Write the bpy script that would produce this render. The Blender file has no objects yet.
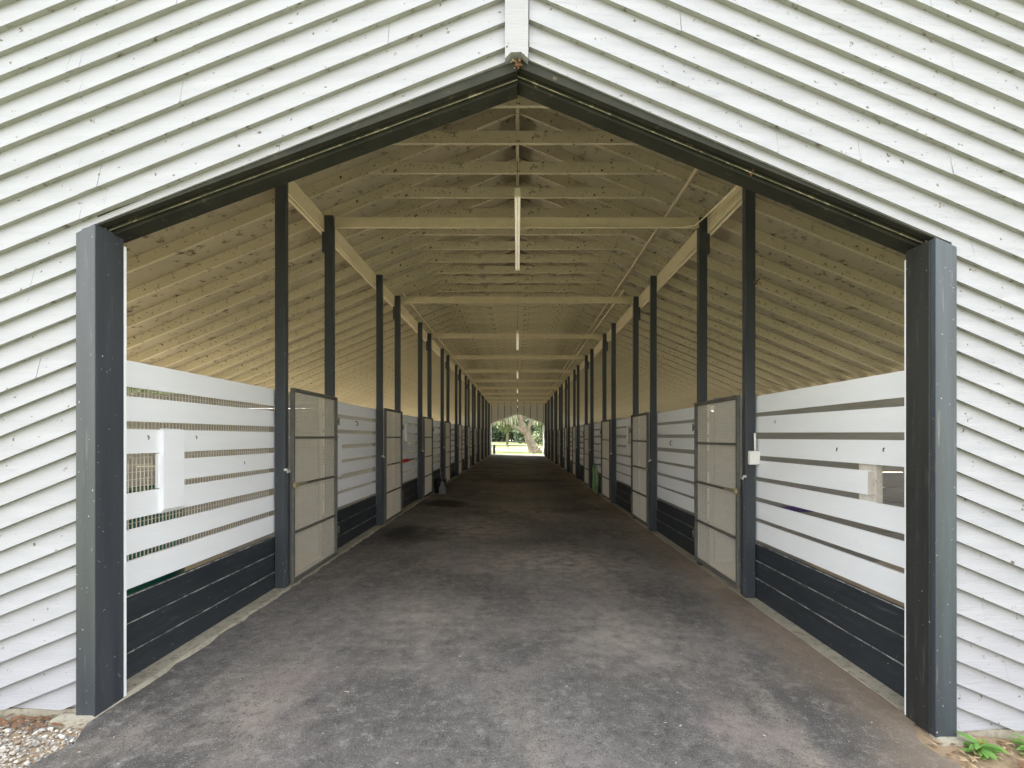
import bpy, bmesh, math, random
from mathutils import Vector, Matrix
random.seed(11)
S = bpy.context.scene
COL = S.collection
F = 490.0
CZ = 1.668
WL, WR = 2.455, 2.435          # inner faces of the two post rows
P = 3.71                       # bay length
NB = 11
YF, YB = 2.87, 46.0            # front and back gable planes
ORD = ['first','second','third','fourth','fifth','sixth','seventh','eighth','ninth','tenth','eleventh','twelfth',
       'thirteenth','fourteenth','fifteenth','sixteenth','seventeenth','eighteenth','nineteenth']
def ordinal(n):
    if n < 19: return ORD[n]
    n += 1
    tens = {20:'twent',30:'thirt',40:'fort',50:'fift',60:'sixt',70:'sevent'}
    t = n//10*10
    return tens[t]+'ieth' if n % 10 == 0 else tens[t]+'y-'+ORD[n % 10-1]
def gz(x): return -0.0225*max(-3.0, min(3.0, x))

# ------------------------------------------------------------------ materials
def new_mat(name):
    m = bpy.data.materials.new(name); m.use_nodes = True
    nt = m.node_tree; b = nt.nodes['Principled BSDF']
    return m, nt, b
def N(nt, t, **kw):
    n = nt.nodes.new(t)
    for k, v in kw.items():
        if k in n.inputs: n.inputs[k].default_value = v
        else: setattr(n, k, v)
    return n
def coords(nt, scale=(1,1,1), rot=(0,0,0)):
    tc = N(nt, 'ShaderNodeTexCoord'); mp = N(nt, 'ShaderNodeMapping')
    mp.inputs['Scale'].default_value = scale; mp.inputs['Rotation'].default_value = rot
    nt.links.new(tc.outputs['Object'], mp.inputs['Vector'])
    return mp.outputs['Vector']
def noise(nt, vec, scale, detail=4, rough=.6):
    n = N(nt, 'ShaderNodeTexNoise', Scale=scale, Detail=detail, Roughness=rough)
    nt.links.new(vec, n.inputs['Vector']); return n.outputs['Fac']
def ramp(nt, fac, lo, hi):
    r = N(nt, 'ShaderNodeMapRange'); r.inputs['From Min'].default_value = lo; r.inputs['From Max'].default_value = hi
    nt.links.new(fac, r.inputs['Value']); return r.outputs['Result']
def mix(nt, fac, a, b):
    m = N(nt, 'ShaderNodeMix'); m.data_type = 'RGBA'
    if isinstance(fac, (int, float)): m.inputs[0].default_value = fac
    else: nt.links.new(fac, m.inputs[0])
    for i, c in ((6, a), (7, b)):
        if isinstance(c, tuple): m.inputs[i].default_value = (*c, 1)
        else: nt.links.new(c, m.inputs[i])
    return m.outputs[2]
def bump(nt, b, fac, strength=.3, dist=.01):
    n = N(nt, 'ShaderNodeBump', Strength=strength, Distance=dist)
    nt.links.new(fac, n.inputs['Height']); nt.links.new(n.outputs['Normal'], b.inputs['Normal'])
def worn(name, base, var, dirt, scale=(1,1,1), rot=(0,0,0), rough=.6, vs=3, ds=14, dlo=.6, dhi=.72, damt=.8, bs=.25, spec=.3, speck=None):
    """paint or wood: colour varies softly, with scattered dirt and grain"""
    m, nt, b = new_mat(name)
    v = coords(nt, scale, rot)
    c = mix(nt, ramp(nt, noise(nt, v, vs, 5), .3, .7), base, var)
    d = noise(nt, v, ds, 6, .7)
    f = N(nt, 'ShaderNodeMath', operation='MULTIPLY'); nt.links.new(ramp(nt, d, dlo, dhi), f.inputs[0]); f.inputs[1].default_value = damt
    c = mix(nt, f.outputs[0], c, dirt)
    if speck:
        col, sc, lo, hi = speck
        v2 = coords(nt)
        c = mix(nt, ramp(nt, noise(nt, v2, sc, 3, .6), lo, hi), c, col)
    nt.links.new(c, b.inputs['Base Color'])
    b.inputs['Roughness'].default_value = rough
    b.inputs['Specular IOR Level'].default_value = spec
    bump(nt, b, noise(nt, v, ds*2.2, 5), bs, .006)
    return m
def plain(name, col, rough=.5, metal=0., emit=0.):
    m, nt, b = new_mat(name)
    v = coords(nt)
    c = mix(nt, noise(nt, v, 18, 4), tuple(x*.85 for x in col), tuple(min(1, x*1.12) for x in col))
    nt.links.new(c, b.inputs['Base Color'])
    b.inputs['Roughness'].default_value = rough; b.inputs['Metallic'].default_value = metal
    if emit:
        b.inputs['Emission Color'].default_value = (*col, 1); b.inputs['Emission Strength'].default_value = emit
    return m
M = {}
A_ = math.atan(.405)
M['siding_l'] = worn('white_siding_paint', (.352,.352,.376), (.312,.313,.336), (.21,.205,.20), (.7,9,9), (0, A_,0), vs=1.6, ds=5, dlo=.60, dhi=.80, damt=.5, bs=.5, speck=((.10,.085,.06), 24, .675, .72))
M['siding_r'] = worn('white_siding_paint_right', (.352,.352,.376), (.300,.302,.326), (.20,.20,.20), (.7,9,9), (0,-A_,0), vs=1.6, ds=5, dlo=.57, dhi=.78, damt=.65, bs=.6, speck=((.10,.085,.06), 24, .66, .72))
M['lip'] = worn('grimy_board_edge', (.36,.365,.345), (.28,.285,.265), (.07,.055,.03), (1,1,1), vs=5, ds=17, dlo=.58, dhi=.68, damt=.9, rough=.9)
M['white'] = worn('white_board_paint', (.86,.88,.92), (.82,.84,.88), (.45,.44,.42), (6,.6,6), vs=1.5, ds=4, dlo=.66, dhi=.82, damt=.4, speck=((.2,.18,.15), 40, .74, .77))
M['slate'] = worn('dark_slate_paint', (.030,.036,.043), (.048,.056,.064), (.16,.165,.165), (6,6,.5), vs=2, ds=6, dlo=.6, dhi=.78, damt=.5, rough=.5, spec=.45, speck=((.5,.5,.48), 48, .70, .74))
M['slate_h'] = worn('dark_slate_board_paint', (.016,.022,.029), (.030,.036,.042), (.13,.13,.125), (6,.6,6), vs=2.5, ds=5, dlo=.58, dhi=.78, damt=.5, rough=.55, spec=.4, speck=((.4,.4,.38), 44, .71, .75))
M['door_l'] = worn('blue_grey_door_post_paint', (.028,.035,.046), (.052,.057,.066), (.20,.20,.20), (5,5,.4), vs=2, ds=6, dlo=.6, dhi=.8, damt=.4, rough=.42, spec=.6, speck=((.55,.55,.52), 46, .70, .74))
M['door_r'] = worn('worn_black_door_post_paint', (.030,.036,.043), (.054,.070,.088), (.25,.24,.22), (5,5,.35), vs=2, ds=6, dlo=.6, dhi=.75, damt=.45, rough=.45, spec=.55, speck=((.5,.48,.42), 60, .70, .74))
M['black_wood'] = worn('scuffed_black_board', (.020,.021,.021), (.036,.035,.032), (.17,.16,.14), (5,5,.5), vs=2, ds=5, dlo=.56, dhi=.76, damt=.45, rough=.6, speck=((.5,.46,.38), 55, .71, .75))
M['rake'] = worn('weathered_black_rake', (.016,.017,.014), (.034,.033,.024), (.26,.21,.11), (1,1,1), vs=5, ds=16, dlo=.60, dhi=.76, damt=.55, rough=.75)
M['rakechip'] = worn('flaking_rake_edge', (.05,.048,.036), (.30,.27,.19), (.60,.55,.40), (1,1,1), vs=7, ds=16, dlo=.55, dhi=.65, damt=.8, rough=.8)
M['stud'] = worn('brown_stud', (.20,.165,.105), (.14,.115,.075), (.05,.04,.03))
M['chip'] = worn('chipped_paint_edge', (.50,.50,.48), (.06,.065,.07), (.05,.055,.06), (1,1,1), vs=5, ds=16, dlo=.5, dhi=.58, damt=.8)
M['rafter'] = worn('cream_rafter_paint', (.52,.47,.335), (.45,.405,.285), (.05,.04,.022), (1.2,1.2,1.2), vs=2.0, ds=9, dlo=.58, dhi=.70, damt=.8, rough=.8, bs=.3, speck=((.04,.03,.018), 20, .625, .68))
M['rough'] = worn('rough_white_paint', (.66,.62,.56), (.52,.48,.42), (.25,.21,.16), vs=8, ds=20, dlo=.55, dhi=.7, rough=.9)
M['deck'] = None
M['beam'] = worn('cream_beam_paint', (.60,.53,.365), (.52,.455,.30), (.05,.04,.02), (3,.6,3), vs=2, ds=7, dlo=.62, dhi=.75, damt=.8, rough=.8)
M['part_wood'] = worn('weathered_partition_board', (.36,.355,.34), (.28,.275,.26), (.16,.13,.09), (.5,5,5), vs=2, ds=5, dlo=.56, dhi=.75, damt=.7, rough=.85)
M['outer_wood'] = worn('weathered_outer_board', (.58,.56,.52), (.46,.44,.40), (.18,.15,.11), (5,.5,5), vs=2, ds=5, dlo=.58, dhi=.75, damt=.6, rough=.85)
M['frame'] = worn('dusty_steel_frame', (.085,.085,.080), (.13,.125,.11), (.22,.19,.14), (4,4,4), vs=3, ds=12, dlo=.56, dhi=.72, damt=.6, rough=.6)
M['wire'] = plain('galvanised_wire', (.56,.525,.45), .6, .0)
M['zinc'] = plain('pale_zinc', (.62,.62,.60), .4, .5)
M['brass'] = plain('dull_brass', (.42,.36,.20), .5, .4)
M['conc'] = worn('kerb_concrete', (.42,.385,.31), (.30,.275,.22), (.12,.105,.08), (1,1,1), vs=3, ds=20, dlo=.50, dhi=.68, damt=.7, rough=.95, bs=.8)
M['lampw'] = plain('lamp_housing_paint', (.72,.66,.52), .5)
M['tube'] = plain('fluorescent_tube', (.74,.68,.54), .3, 0, .12)
M['plastic_w'] = plain('white_plastic', (.82,.81,.78), .4)
M['pipe'] = plain('dusty_conduit', (.46,.40,.29), .6)
M['cable'] = plain('pale_cable', (.70,.62,.46), .6)
M['hose'] = plain('green_hose_rubber', (.16,.34,.14), .5)
M['hose2'] = plain('pale_green_hose', (.38,.50,.26), .5)
M['black'] = plain('black_plastic', (.02,.021,.022), .5)
M['grey'] = plain('grey_plastic', (.12,.125,.13), .5)
M['red'] = plain('red_webbing', (.75,.02,.02), .6)
M['teal'] = plain('teal_plastic', (.02,.22,.17), .4)
M['purple'] = plain('purple_webbing', (.07,.04,.20), .6)
M['bark'] = worn('grey_oak_bark', (.30,.25,.19), (.16,.13,.10), (.06,.05,.04), (3,3,.7), vs=2, ds=5, dlo=.5, dhi=.65, damt=.7, rough=.95, bs=.8)
M['fence'] = worn('weathered_fence_wood', (.16,.14,.12), (.10,.09,.08), (.05,.05,.04), rough=.9)
M['stone1'] = plain('pale_gravel', (.44,.40,.35), .85)
M['stone2'] = plain('tan_gravel', (.29,.235,.175), .85)
M['stone3'] = plain('grey_gravel', (.24,.235,.235), .85)
M['stone4'] = plain('white_gravel', (.58,.56,.52), .8)
M['deadleaf'] = plain('dry_leaf', (.17,.085,.042), .85)
M['straw'] = plain('dry_straw', (.40,.29,.17), .85)
def leaf_mat(name, a, b_):
    m, nt, b = new_mat(name)
    v = coords(nt)
    c = mix(nt, ramp(nt, noise(nt, v, 1.1, 3), .35, .65), a, b_)
    nt.links.new(c, b.inputs['Base Color']); b.inputs['Roughness'].default_value = .7
    tr = N(nt, 'ShaderNodeBsdfTranslucent'); nt.links.new(c, tr.inputs['Color'])
    mx = N(nt, 'ShaderNodeMixShader'); mx.inputs[0].default_value = .35
    nt.links.new(b.outputs[0], mx.inputs[1]); nt.links.new(tr.outputs[0], mx.inputs[2])
    nt.links.new(mx.outputs[0], nt.nodes['Material Output'].inputs['Surface'])
    return m
M['leaf_dark'] = leaf_mat('dark_oak_leaf', (.065,.095,.055), (.11,.15,.08))
M['leaf_mid'] = leaf_mat('olive_leaf', (.13,.17,.08), (.21,.24,.13))
M['moss'] = leaf_mat('hanging_moss', (.32,.33,.25), (.46,.46,.36))
M['weed'] = leaf_mat('fresh_weed_leaf', (.16,.36,.07), (.26,.46,.12))
M['weed_red'] = leaf_mat('reddish_weed_tip', (.34,.24,.08), (.40,.32,.10))
M['grassb'] = leaf_mat('grass_blade', (.16,.28,.05), (.25,.36,.09))

def deck_mat():
    m, nt, b = new_mat('cream_roof_boards')
    v = coords(nt)
    c = mix(nt, ramp(nt, noise(nt, v, 1.3, 5), .3, .7), (.40,.36,.26), (.31,.28,.20))
    c = mix(nt, ramp(nt, noise(nt, v, 7, 6, .7), .55, .68), c, (.045,.036,.02))
    nt.links.new(c, b.inputs['Base Color']); b.inputs['Roughness'].default_value = .85
    bump(nt, b, noise(nt, v, 12, 5), .2)
    return m
M['deck'] = deck_mat()

def asphalt_mat():
    m, nt, b = new_mat('worn_asphalt')
    v = coords(nt)
    big = noise(nt, v, .55, 4, .55)
    c = mix(nt, ramp(nt, big, .38, .66), (.076,.071,.068), (.158,.147,.139))
    v2 = coords(nt, (.9,.35,1))
    c = mix(nt, ramp(nt, noise(nt, v2, 1.6, 5, .65), .5, .75), c, (.235,.200,.172))
    # aggregate speckle
    vo = N(nt, 'ShaderNodeTexVoronoi', Scale=95.0); nt.links.new(v, vo.inputs['Vector'])
    sp = noise(nt, v, 150, 2, .5)
    c = mix(nt, ramp(nt, sp, .62, .72), c, (.36,.34,.32))
    c = mix(nt, ramp(nt, noise(nt, v, 70, 2), .30, .42), (.050,.048,.047), c)
    # crumbs of pale grit
    mf = noise(nt, v, 11, 9, .78)
    hl = N(nt, 'ShaderNodeMath', operation='MULTIPLY'); hl.inputs[1].default_value = .55; nt.links.new(ramp(nt, mf, .52, .66), hl.inputs[0])
    c = mix(nt, hl.outputs[0], c, (.27,.25,.235))
    hd = N(nt, 'ShaderNodeMath', operation='MULTIPLY'); hd.inputs[1].default_value = .6; nt.links.new(ramp(nt, mf, .47, .36), hd.inputs[0])
    c = mix(nt, hd.outputs[0], c, (.045,.042,.040))
    pk = N(nt, 'ShaderNodeMath', operation='MULTIPLY'); pk.inputs[1].default_value = .35; nt.links.new(ramp(nt, noise(nt, v, 1.1, 3), .54, .68), pk.inputs[0])
    c = mix(nt, pk.outputs[0], c, (.185,.145,.145))
    c = mix(nt, ramp(nt, noise(nt, v, 26, 3, .5), .735, .76), c, (.46,.42,.37))
    # damp oily patches with a shape of their own
    wob = N(nt, 'ShaderNodeTexNoise', Scale=2.2, Detail=4.0); nt.links.new(v, wob.inputs['Vector'])
    add = N(nt, 'ShaderNodeVectorMath', operation='MULTIPLY_ADD')
    nt.links.new(wob.outputs['Color'], add.inputs[0]); add.inputs[1].default_value = (.7,.9,0); nt.links.new(v, add.inputs[2])
    for (px, py, sx, sy, amt) in ((-1.75,8.35,1.3,1.0,.9), (-1.75,12.0,1.3,1.1,.95), (.9,11.4,.9,1.6,.55), (.2,19,.5,1.0,.5), (2.55,5.3,1.9,2.2,.65)):
        s = N(nt, 'ShaderNodeVectorMath', operation='SUBTRACT'); nt.links.new(add.outputs[0], s.inputs[0]); s.inputs[1].default_value = (px+.35, py+.45, 0)
        k = N(nt, 'ShaderNodeVectorMath', operation='MULTIPLY'); nt.links.new(s.outputs[0], k.inputs[0]); k.inputs[1].default_value = (sx, sy, 0)
        l = N(nt, 'ShaderNodeVectorMath', operation='LENGTH'); nt.links.new(k.outputs[0], l.inputs[0])
        r = ramp(nt, l.outputs['Value'], .85, .45)
        q = N(nt, 'ShaderNodeMath', operation='MULTIPLY'); nt.links.new(r, q.inputs[0]); q.inputs[1].default_value = amt
        c = mix(nt, q.outputs[0], c, (.028,.026,.024))
    for (px, py, sx_, sy_, amt) in ((.5,6.6,.55,.75,.55), (-.7,8.8,.8,.55,.5), (.2,11.5,.8,.4,.45), (-.9,4.4,.9,.8,.35), (.9,4.2,1.0,.9,.4), (-.2,15.5,.8,.35,.4), (.4,24,.8,.2,.3)):  # pale dust, also painted here to brighten the dim middle of the aisle
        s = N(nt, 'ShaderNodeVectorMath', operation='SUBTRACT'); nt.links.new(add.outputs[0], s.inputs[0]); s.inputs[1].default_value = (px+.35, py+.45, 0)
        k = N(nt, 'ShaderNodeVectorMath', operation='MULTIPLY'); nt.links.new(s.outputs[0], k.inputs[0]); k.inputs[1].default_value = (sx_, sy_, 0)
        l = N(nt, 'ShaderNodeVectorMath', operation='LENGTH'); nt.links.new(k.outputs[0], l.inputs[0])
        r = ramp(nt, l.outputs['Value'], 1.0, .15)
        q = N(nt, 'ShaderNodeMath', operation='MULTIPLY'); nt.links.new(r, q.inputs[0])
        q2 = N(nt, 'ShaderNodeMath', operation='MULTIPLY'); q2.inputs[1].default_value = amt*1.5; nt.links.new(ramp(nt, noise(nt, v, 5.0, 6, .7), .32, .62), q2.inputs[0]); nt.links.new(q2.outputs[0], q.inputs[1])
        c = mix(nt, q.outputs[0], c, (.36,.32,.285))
    # sandy dust washed against the kerbs
    se = N(nt, 'ShaderNodeSeparateXYZ'); nt.links.new(add.outputs[0], se.inputs[0])
    dr = ramp(nt, se.outputs[0], 2.15, 2.75)
    q = N(nt, 'ShaderNodeMath', operation='MULTIPLY'); nt.links.new(dr, q.inputs[0]); q.inputs[1].default_value = .55
    c = mix(nt, q.outputs[0], c, (.30,.225,.16))
    nt.links.new(c, b.inputs['Base Color']); b.inputs['Roughness'].default_value = .85; b.inputs['Specular IOR Level'].default_value = .25
    bump(nt, b, sp, .5, .006)
    return m
M['asphalt'] = asphalt_mat()
def ground_mat():
    m, nt, b = new_mat('lawn_grass')
    v = coords(nt)
    c = mix(nt, ramp(nt, noise(nt, v, .3, 5), .35, .6), (.075,.115,.025), (.14,.17,.05))
    c = mix(nt, ramp(nt, noise(nt, v, .10, 3), .50, .60), c, (.26,.24,.17))
    nt.links.new(c, b.inputs['Base Color']); b.inputs['Roughness'].default_value = .95
    bump(nt, b, noise(nt, v, 30, 4), .5, .03); return m
M['ground'] = ground_mat()
M['yard'] = worn('pale_bounce_sand', (.60,.55,.45), (.50,.45,.35), (.30,.30,.14), (1,1,1), vs=.6, ds=3, dlo=.6, dhi=.75, damt=.6, rough=.95)
M['soil'] = worn('brown_soil', (.26,.19,.12), (.34,.25,.165), (.10,.07,.045), vs=6, ds=30, dlo=.55, dhi=.7, damt=.7, rough=.95, bs=.8)
M['sand'] = worn('stall_sand', (.55,.47,.36), (.46,.385,.29), (.28,.22,.16), vs=2, ds=12, rough=.95)

# ------------------------------------------------------------------ mesh builder
class MB:
    def __init__(s): s.v = []; s.f = []; s.mi = []; s.sm = []
    def add(s, vs, fs, mi=0, sm=False):
        o = len(s.v); s.v += [tuple(p) for p in vs]
        for i, f in enumerate(fs):
            s.f.append([o+k for k in f]); s.mi.append(mi[i] if isinstance(mi, list) else mi); s.sm.append(sm)
    def box(s, x0, x1, y0, y1, z0, z1, mi=0, bev=0.):
        x0, x1 = min(x0,x1), max(x0,x1); y0, y1 = min(y0,y1), max(y0,y1); z0, z1 = min(z0,z1), max(z0,z1)
        if bev <= 0:
            s.add([(x0,y0,z0),(x1,y0,z0),(x1,y1,z0),(x0,y1,z0),(x0,y0,z1),(x1,y0,z1),(x1,y1,z1),(x0,y1,z1)],
                  [(3,2,1,0),(4,5,6,7),(0,1,5,4),(1,2,6,5),(2,3,7,6),(3,0,4,7)], mi); return
        bm = bmesh.new(); bmesh.ops.create_cube(bm, size=1)
        for v in bm.verts: v.co = Vector(((x0+x1)/2+v.co.x*(x1-x0), (y0+y1)/2+v.co.y*(y1-y0), (z0+z1)/2+v.co.z*(z1-z0)))
        bmesh.ops.bevel(bm, geom=bm.edges[:], offset=bev, segments=1, affect='EDGES')
        s.bm(bm, mi)
    def bm(s, bm, mi=None, sm=False):
        bm.verts.ensure_lookup_table()
        for i, v in enumerate(bm.verts): v.index = i
        o = len(s.v); s.v += [tuple(v.co) for v in bm.verts]
        for f in bm.faces:
            s.f.append([o+v.index for v in f.verts]); s.mi.append(f.material_index if mi is None else mi); s.sm.append(sm)
        bm.free()
    def prism(s, prof, axis, a, b, mi=0):
        """profile of 2-D points pushed along an axis ('x': (y,z), 'y': (x,z), 'z': (x,y))"""
        n = len(prof)
        mk = {'x': lambda p, t: (t,p[0],p[1]), 'y': lambda p, t: (p[0],t,p[1]), 'z': lambda p, t: (p[0],p[1],t)}[axis]
        vs = [mk(p, a) for p in prof]+[mk(p, b) for p in prof]
        fs = [tuple(range(n)), tuple(range(2*n-1, n-1, -1))]+[(i, n+i, n+(i+1) % n, (i+1) % n) for i in range(n)]
        s.add(vs, fs, mi)
    def tube(s, pts, r, n=8, mi=0, cap=True):
        pts = [Vector(p) for p in pts]; rs = r if isinstance(r, list) else [r]*len(pts)
        vs = []; up = None
        for i, p in enumerate(pts):
            d = (pts[min(i+1, len(pts)-1)]-pts[max(i-1, 0)])
            if d.length < 1e-9: d = Vector((0,0,1))
            d.normalize()
            if up is None: up = d.orthogonal().normalized()
            up = (up-d*up.dot(d))
            if up.length < 1e-6: up = d.orthogonal()
            up.normalize(); w = d.cross(up)
            for k in range(n):
                a = 2*math.pi*k/n; vs.append(p+(up*math.cos(a)+w*math.sin(a))*rs[i])
        fs = []
        for i in range(len(pts)-1):
            for k in range(n):
                fs.append((i*n+k, i*n+(k+1) % n, (i+1)*n+(k+1) % n, (i+1)*n+k))
        if cap:
            fs.append(tuple(range(n-1, -1, -1))); fs.append(tuple((len(pts)-1)*n+k for k in range(n)))
        s.add(vs, fs, mi, True)
    def lathe(s, prof, c, n=20, mi=0):
        vs = []; fs = []
        for (r, z) in prof:
            for k in range(n):
                a = 2*math.pi*k/n; vs.append((c[0]+r*math.cos(a), c[1]+r*math.sin(a), c[2]+z))
        for i in range(len(prof)-1):
            for k in range(n): fs.append((i*n+k, i*n+(k+1) % n, (i+1)*n+(k+1) % n, (i+1)*n+k))
        s.add(vs, fs, mi, True)
    def build(s, name, mats, parent=None, off=None):
        me = bpy.data.meshes.new(name)
        v = s.v if off is None else [(p[0]-off[0], p[1]-off[1], p[2]-off[2]) for p in s.v]
        me.from_pydata(v, [], s.f)
        for m in (mats if isinstance(mats, (list, tuple)) else [mats]): me.materials.append(m)
        me.polygons.foreach_set('material_index', s.mi); me.polygons.foreach_set('use_smooth', s.sm)
        me.update()
        bm = bmesh.new(); bm.from_mesh(me); bmesh.ops.recalc_face_normals(bm, faces=bm.faces[:]); bm.to_mesh(me); bm.free()
        o = bpy.data.objects.new(name, me); COL.objects.link(o)
        if off is not None and parent is None: o.location = off
        if parent: o.parent = parent
        return o
def tag(o, label, cat, group=None, kind=None):
    if label: o['label'] = label
    if cat: o['category'] = cat
    if group: o['group'] = group
    if kind: o['kind'] = kind
    return o
def empty(name, loc):
    o = bpy.data.objects.new(name, None); COL.objects.link(o); o.location = loc; o.empty_display_size = .1; return o
def struct(o, label, cat): return tag(o, label, cat, None, 'structure')
def dup(root, loc):
    r = root.copy(); COL.objects.link(r); r.location = loc
    for ch in list(root.children):
        c = ch.copy(); COL.objects.link(c); c.parent = r
        for g in list(ch.children):
            d = g.copy(); COL.objects.link(d); d.parent = c
    return r

# ------------------------------------------------------------------ ground and floor
def strip_grid(xs, ys, zf, mat, name):
    mb = MB(); vs = [(x, y, zf(x, y)) for y in ys for x in xs]; n = len(xs)
    fs = [(j*n+i, j*n+i+1, (j+1)*n+i+1, (j+1)*n+i) for j in range(len(ys)-1) for i in range(n-1)]
    mb.add(vs, fs); return mb.build(name, mat)
g = strip_grid([-160,-40,-12,-7,-3,0,3,7,12,40,160], [-40,-8,0,3,20,46,47,80,120,220], lambda x, y: gz(x)-.05, M['ground'], 'ground')
struct(g, 'open lawn and sandy yard around the barn', 'ground')
# asphalt aisle with ragged edges in front of the barn
mb = MB()
rows = []
y = -3.0
while y < 2.95:
    wob = lambda s: .035*math.sin(y*7+s)+.03*math.sin(y*17+2*s)+random.uniform(-.015,.015)
    el = -2.30-.16*max(0, (y-2.2)/.7)+wob(1); er = 2.24+.12*max(0, (y-2.4)/.5)+wob(4)
    rows.append((y, el, er)); y += .06
rows += [(2.96,-2.46,2.44)]
for yy in (3.5, 6, 10, 15, 20, 26, 32, 38, 44, 46.6): rows.append((yy, -2.47, 2.45))
n = 9
vs = []
for (yy, el, er) in rows:
    for i in range(n):
        x = el+(er-el)*i/(n-1); vs.append((x, yy, gz(x)))
fs = [(j*n+i, j*n+i+1, (j+1)*n+i+1, (j+1)*n+i) for j in range(len(rows)-1) for i in range(n-1)]
mb.add(vs, fs)
for side in (0, n-1):                                        # edge thickness
    vs = []; 
    for j in range(len(rows)):
        p = (rows[j][1] if side == 0 else rows[j][2]); vs += [(p, rows[j][0], gz(p)), (p, rows[j][0], gz(p)-.06)]
    mb.add(vs, [(2*j, 2*j+1, 2*j+3, 2*j+2) for j in range(len(rows)-1)])
struct(mb.build('floor', M['asphalt']), 'dark worn asphalt aisle running the length of the barn', 'floor')

for sgn, nm in ((-1,'left'), (1,'right')):  # unseen side yards, made pale to bounce sunlight into the barn
    z = gz(3*sgn)-.05
    o = strip_grid([sgn*a for a in (7.0,9,13,20)], [2.0,10,25,40,47], lambda x, y: z+.012, M['yard'], 'ground_yard_'+nm)
    struct(o, 'unseen pale sand yard outside the %s wall, added to bounce light in' % nm, 'ground')
# stall floors
for sgn, nm in ((-1,'left'), (1,'right')):
    mb = MB(); z = gz(3*sgn)+.01
    mb.box(sgn*2.62, sgn*6.88, 3.0, 45.9, z-.05, z)
    struct(mb.build('floor_stalls_'+nm, M['sand']), 'sandy stall floor behind the %s boards' % nm, 'floor')

ZB = {-1: .075, 1: 0.0}          # datum of the boards on each side
KT = {-1: .070, 1: -.052}        # kerb tops
W_ = {-1: WL, 1: WR}
P0 = {-1: 5.17, 1: 5.23}         # first latch posts
# kerbs
for sgn, nm in ((-1,'left'), (1,'right')):
    mb = MB(); W = W_[sgn]; kz = KT[sgn]; ys = [2.76]+[3+.12*i for i in range(100)]+[15.0+.6*i for i in range(51)]+[46.0]
    vs = []
    for yy in ys:
        e = random.uniform(-.022,.018); xi = sgn*(W-.035+e); fl = gz(sgn*W)-.03
        vs += [(sgn*(W-.055+e), yy, fl), (xi, yy, kz-.012+random.uniform(-.004,.004)), (sgn*(W-.015), yy, kz), (sgn*(W+.18), yy, kz), (sgn*(W+.18), yy, fl)]
    fs = [(5*j+i, 5*j+i+1, 5*j+5+i+1, 5*j+5+i) for j in range(len(ys)-1) for i in range(4)]+[(0,1,2,3,4)]
    mb.add(vs, fs)
    struct(mb.build('kerb_'+nm, M['conc']), 'rough concrete kerb under the %s posts and boards' % nm, 'kerb')

# ------------------------------------------------------------------ front gable wall with diagonal lap siding
def px2(px, py, d=2.85): return ((px-517.5)*d/F, CZ-(py-437)*d/F)
RAKE = {-1: (-.075, 3.845, .394), 1: (.062, 3.862, .434)}    # x, z, slope of the opening's top edge
def rake_z(sgn, x):
    x0, z0, s = RAKE[sgn]; return z0-s*abs(x-x0)
LY = [-18,6.5,31.5,56,80,103.6,128,152,179,204,229,254.5,279,301.6,325,347.5,371,394.7,416,437.7,462,484.5,507,530,552,574.6,595.7,616,640.6,662.5,688,711]
RY = [-22,3,28,52,77.5,106.6,133,157.4,182,208,235,261.6,287,312,335,357,381,405.4,429,452,476.7,500.5,523.4,546.2,569.5,592,616,641,664,688,711,734]
ROOFZ = lambda x: 5.85-.41*abs(x)
def clip(bm, co, no):
    """keep the half-space where (p-co).no < 0"""
    r = bmesh.ops.bisect_plane(bm, geom=bm.verts[:]+bm.edges[:]+bm.faces[:], plane_co=co, plane_no=no, clear_outer=True)
    e = [x for x in r['geom_cut'] if isinstance(x, bmesh.types.BMEdge)]
    if e: bmesh.ops.holes_fill(bm, edges=e, sides=0)
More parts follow.
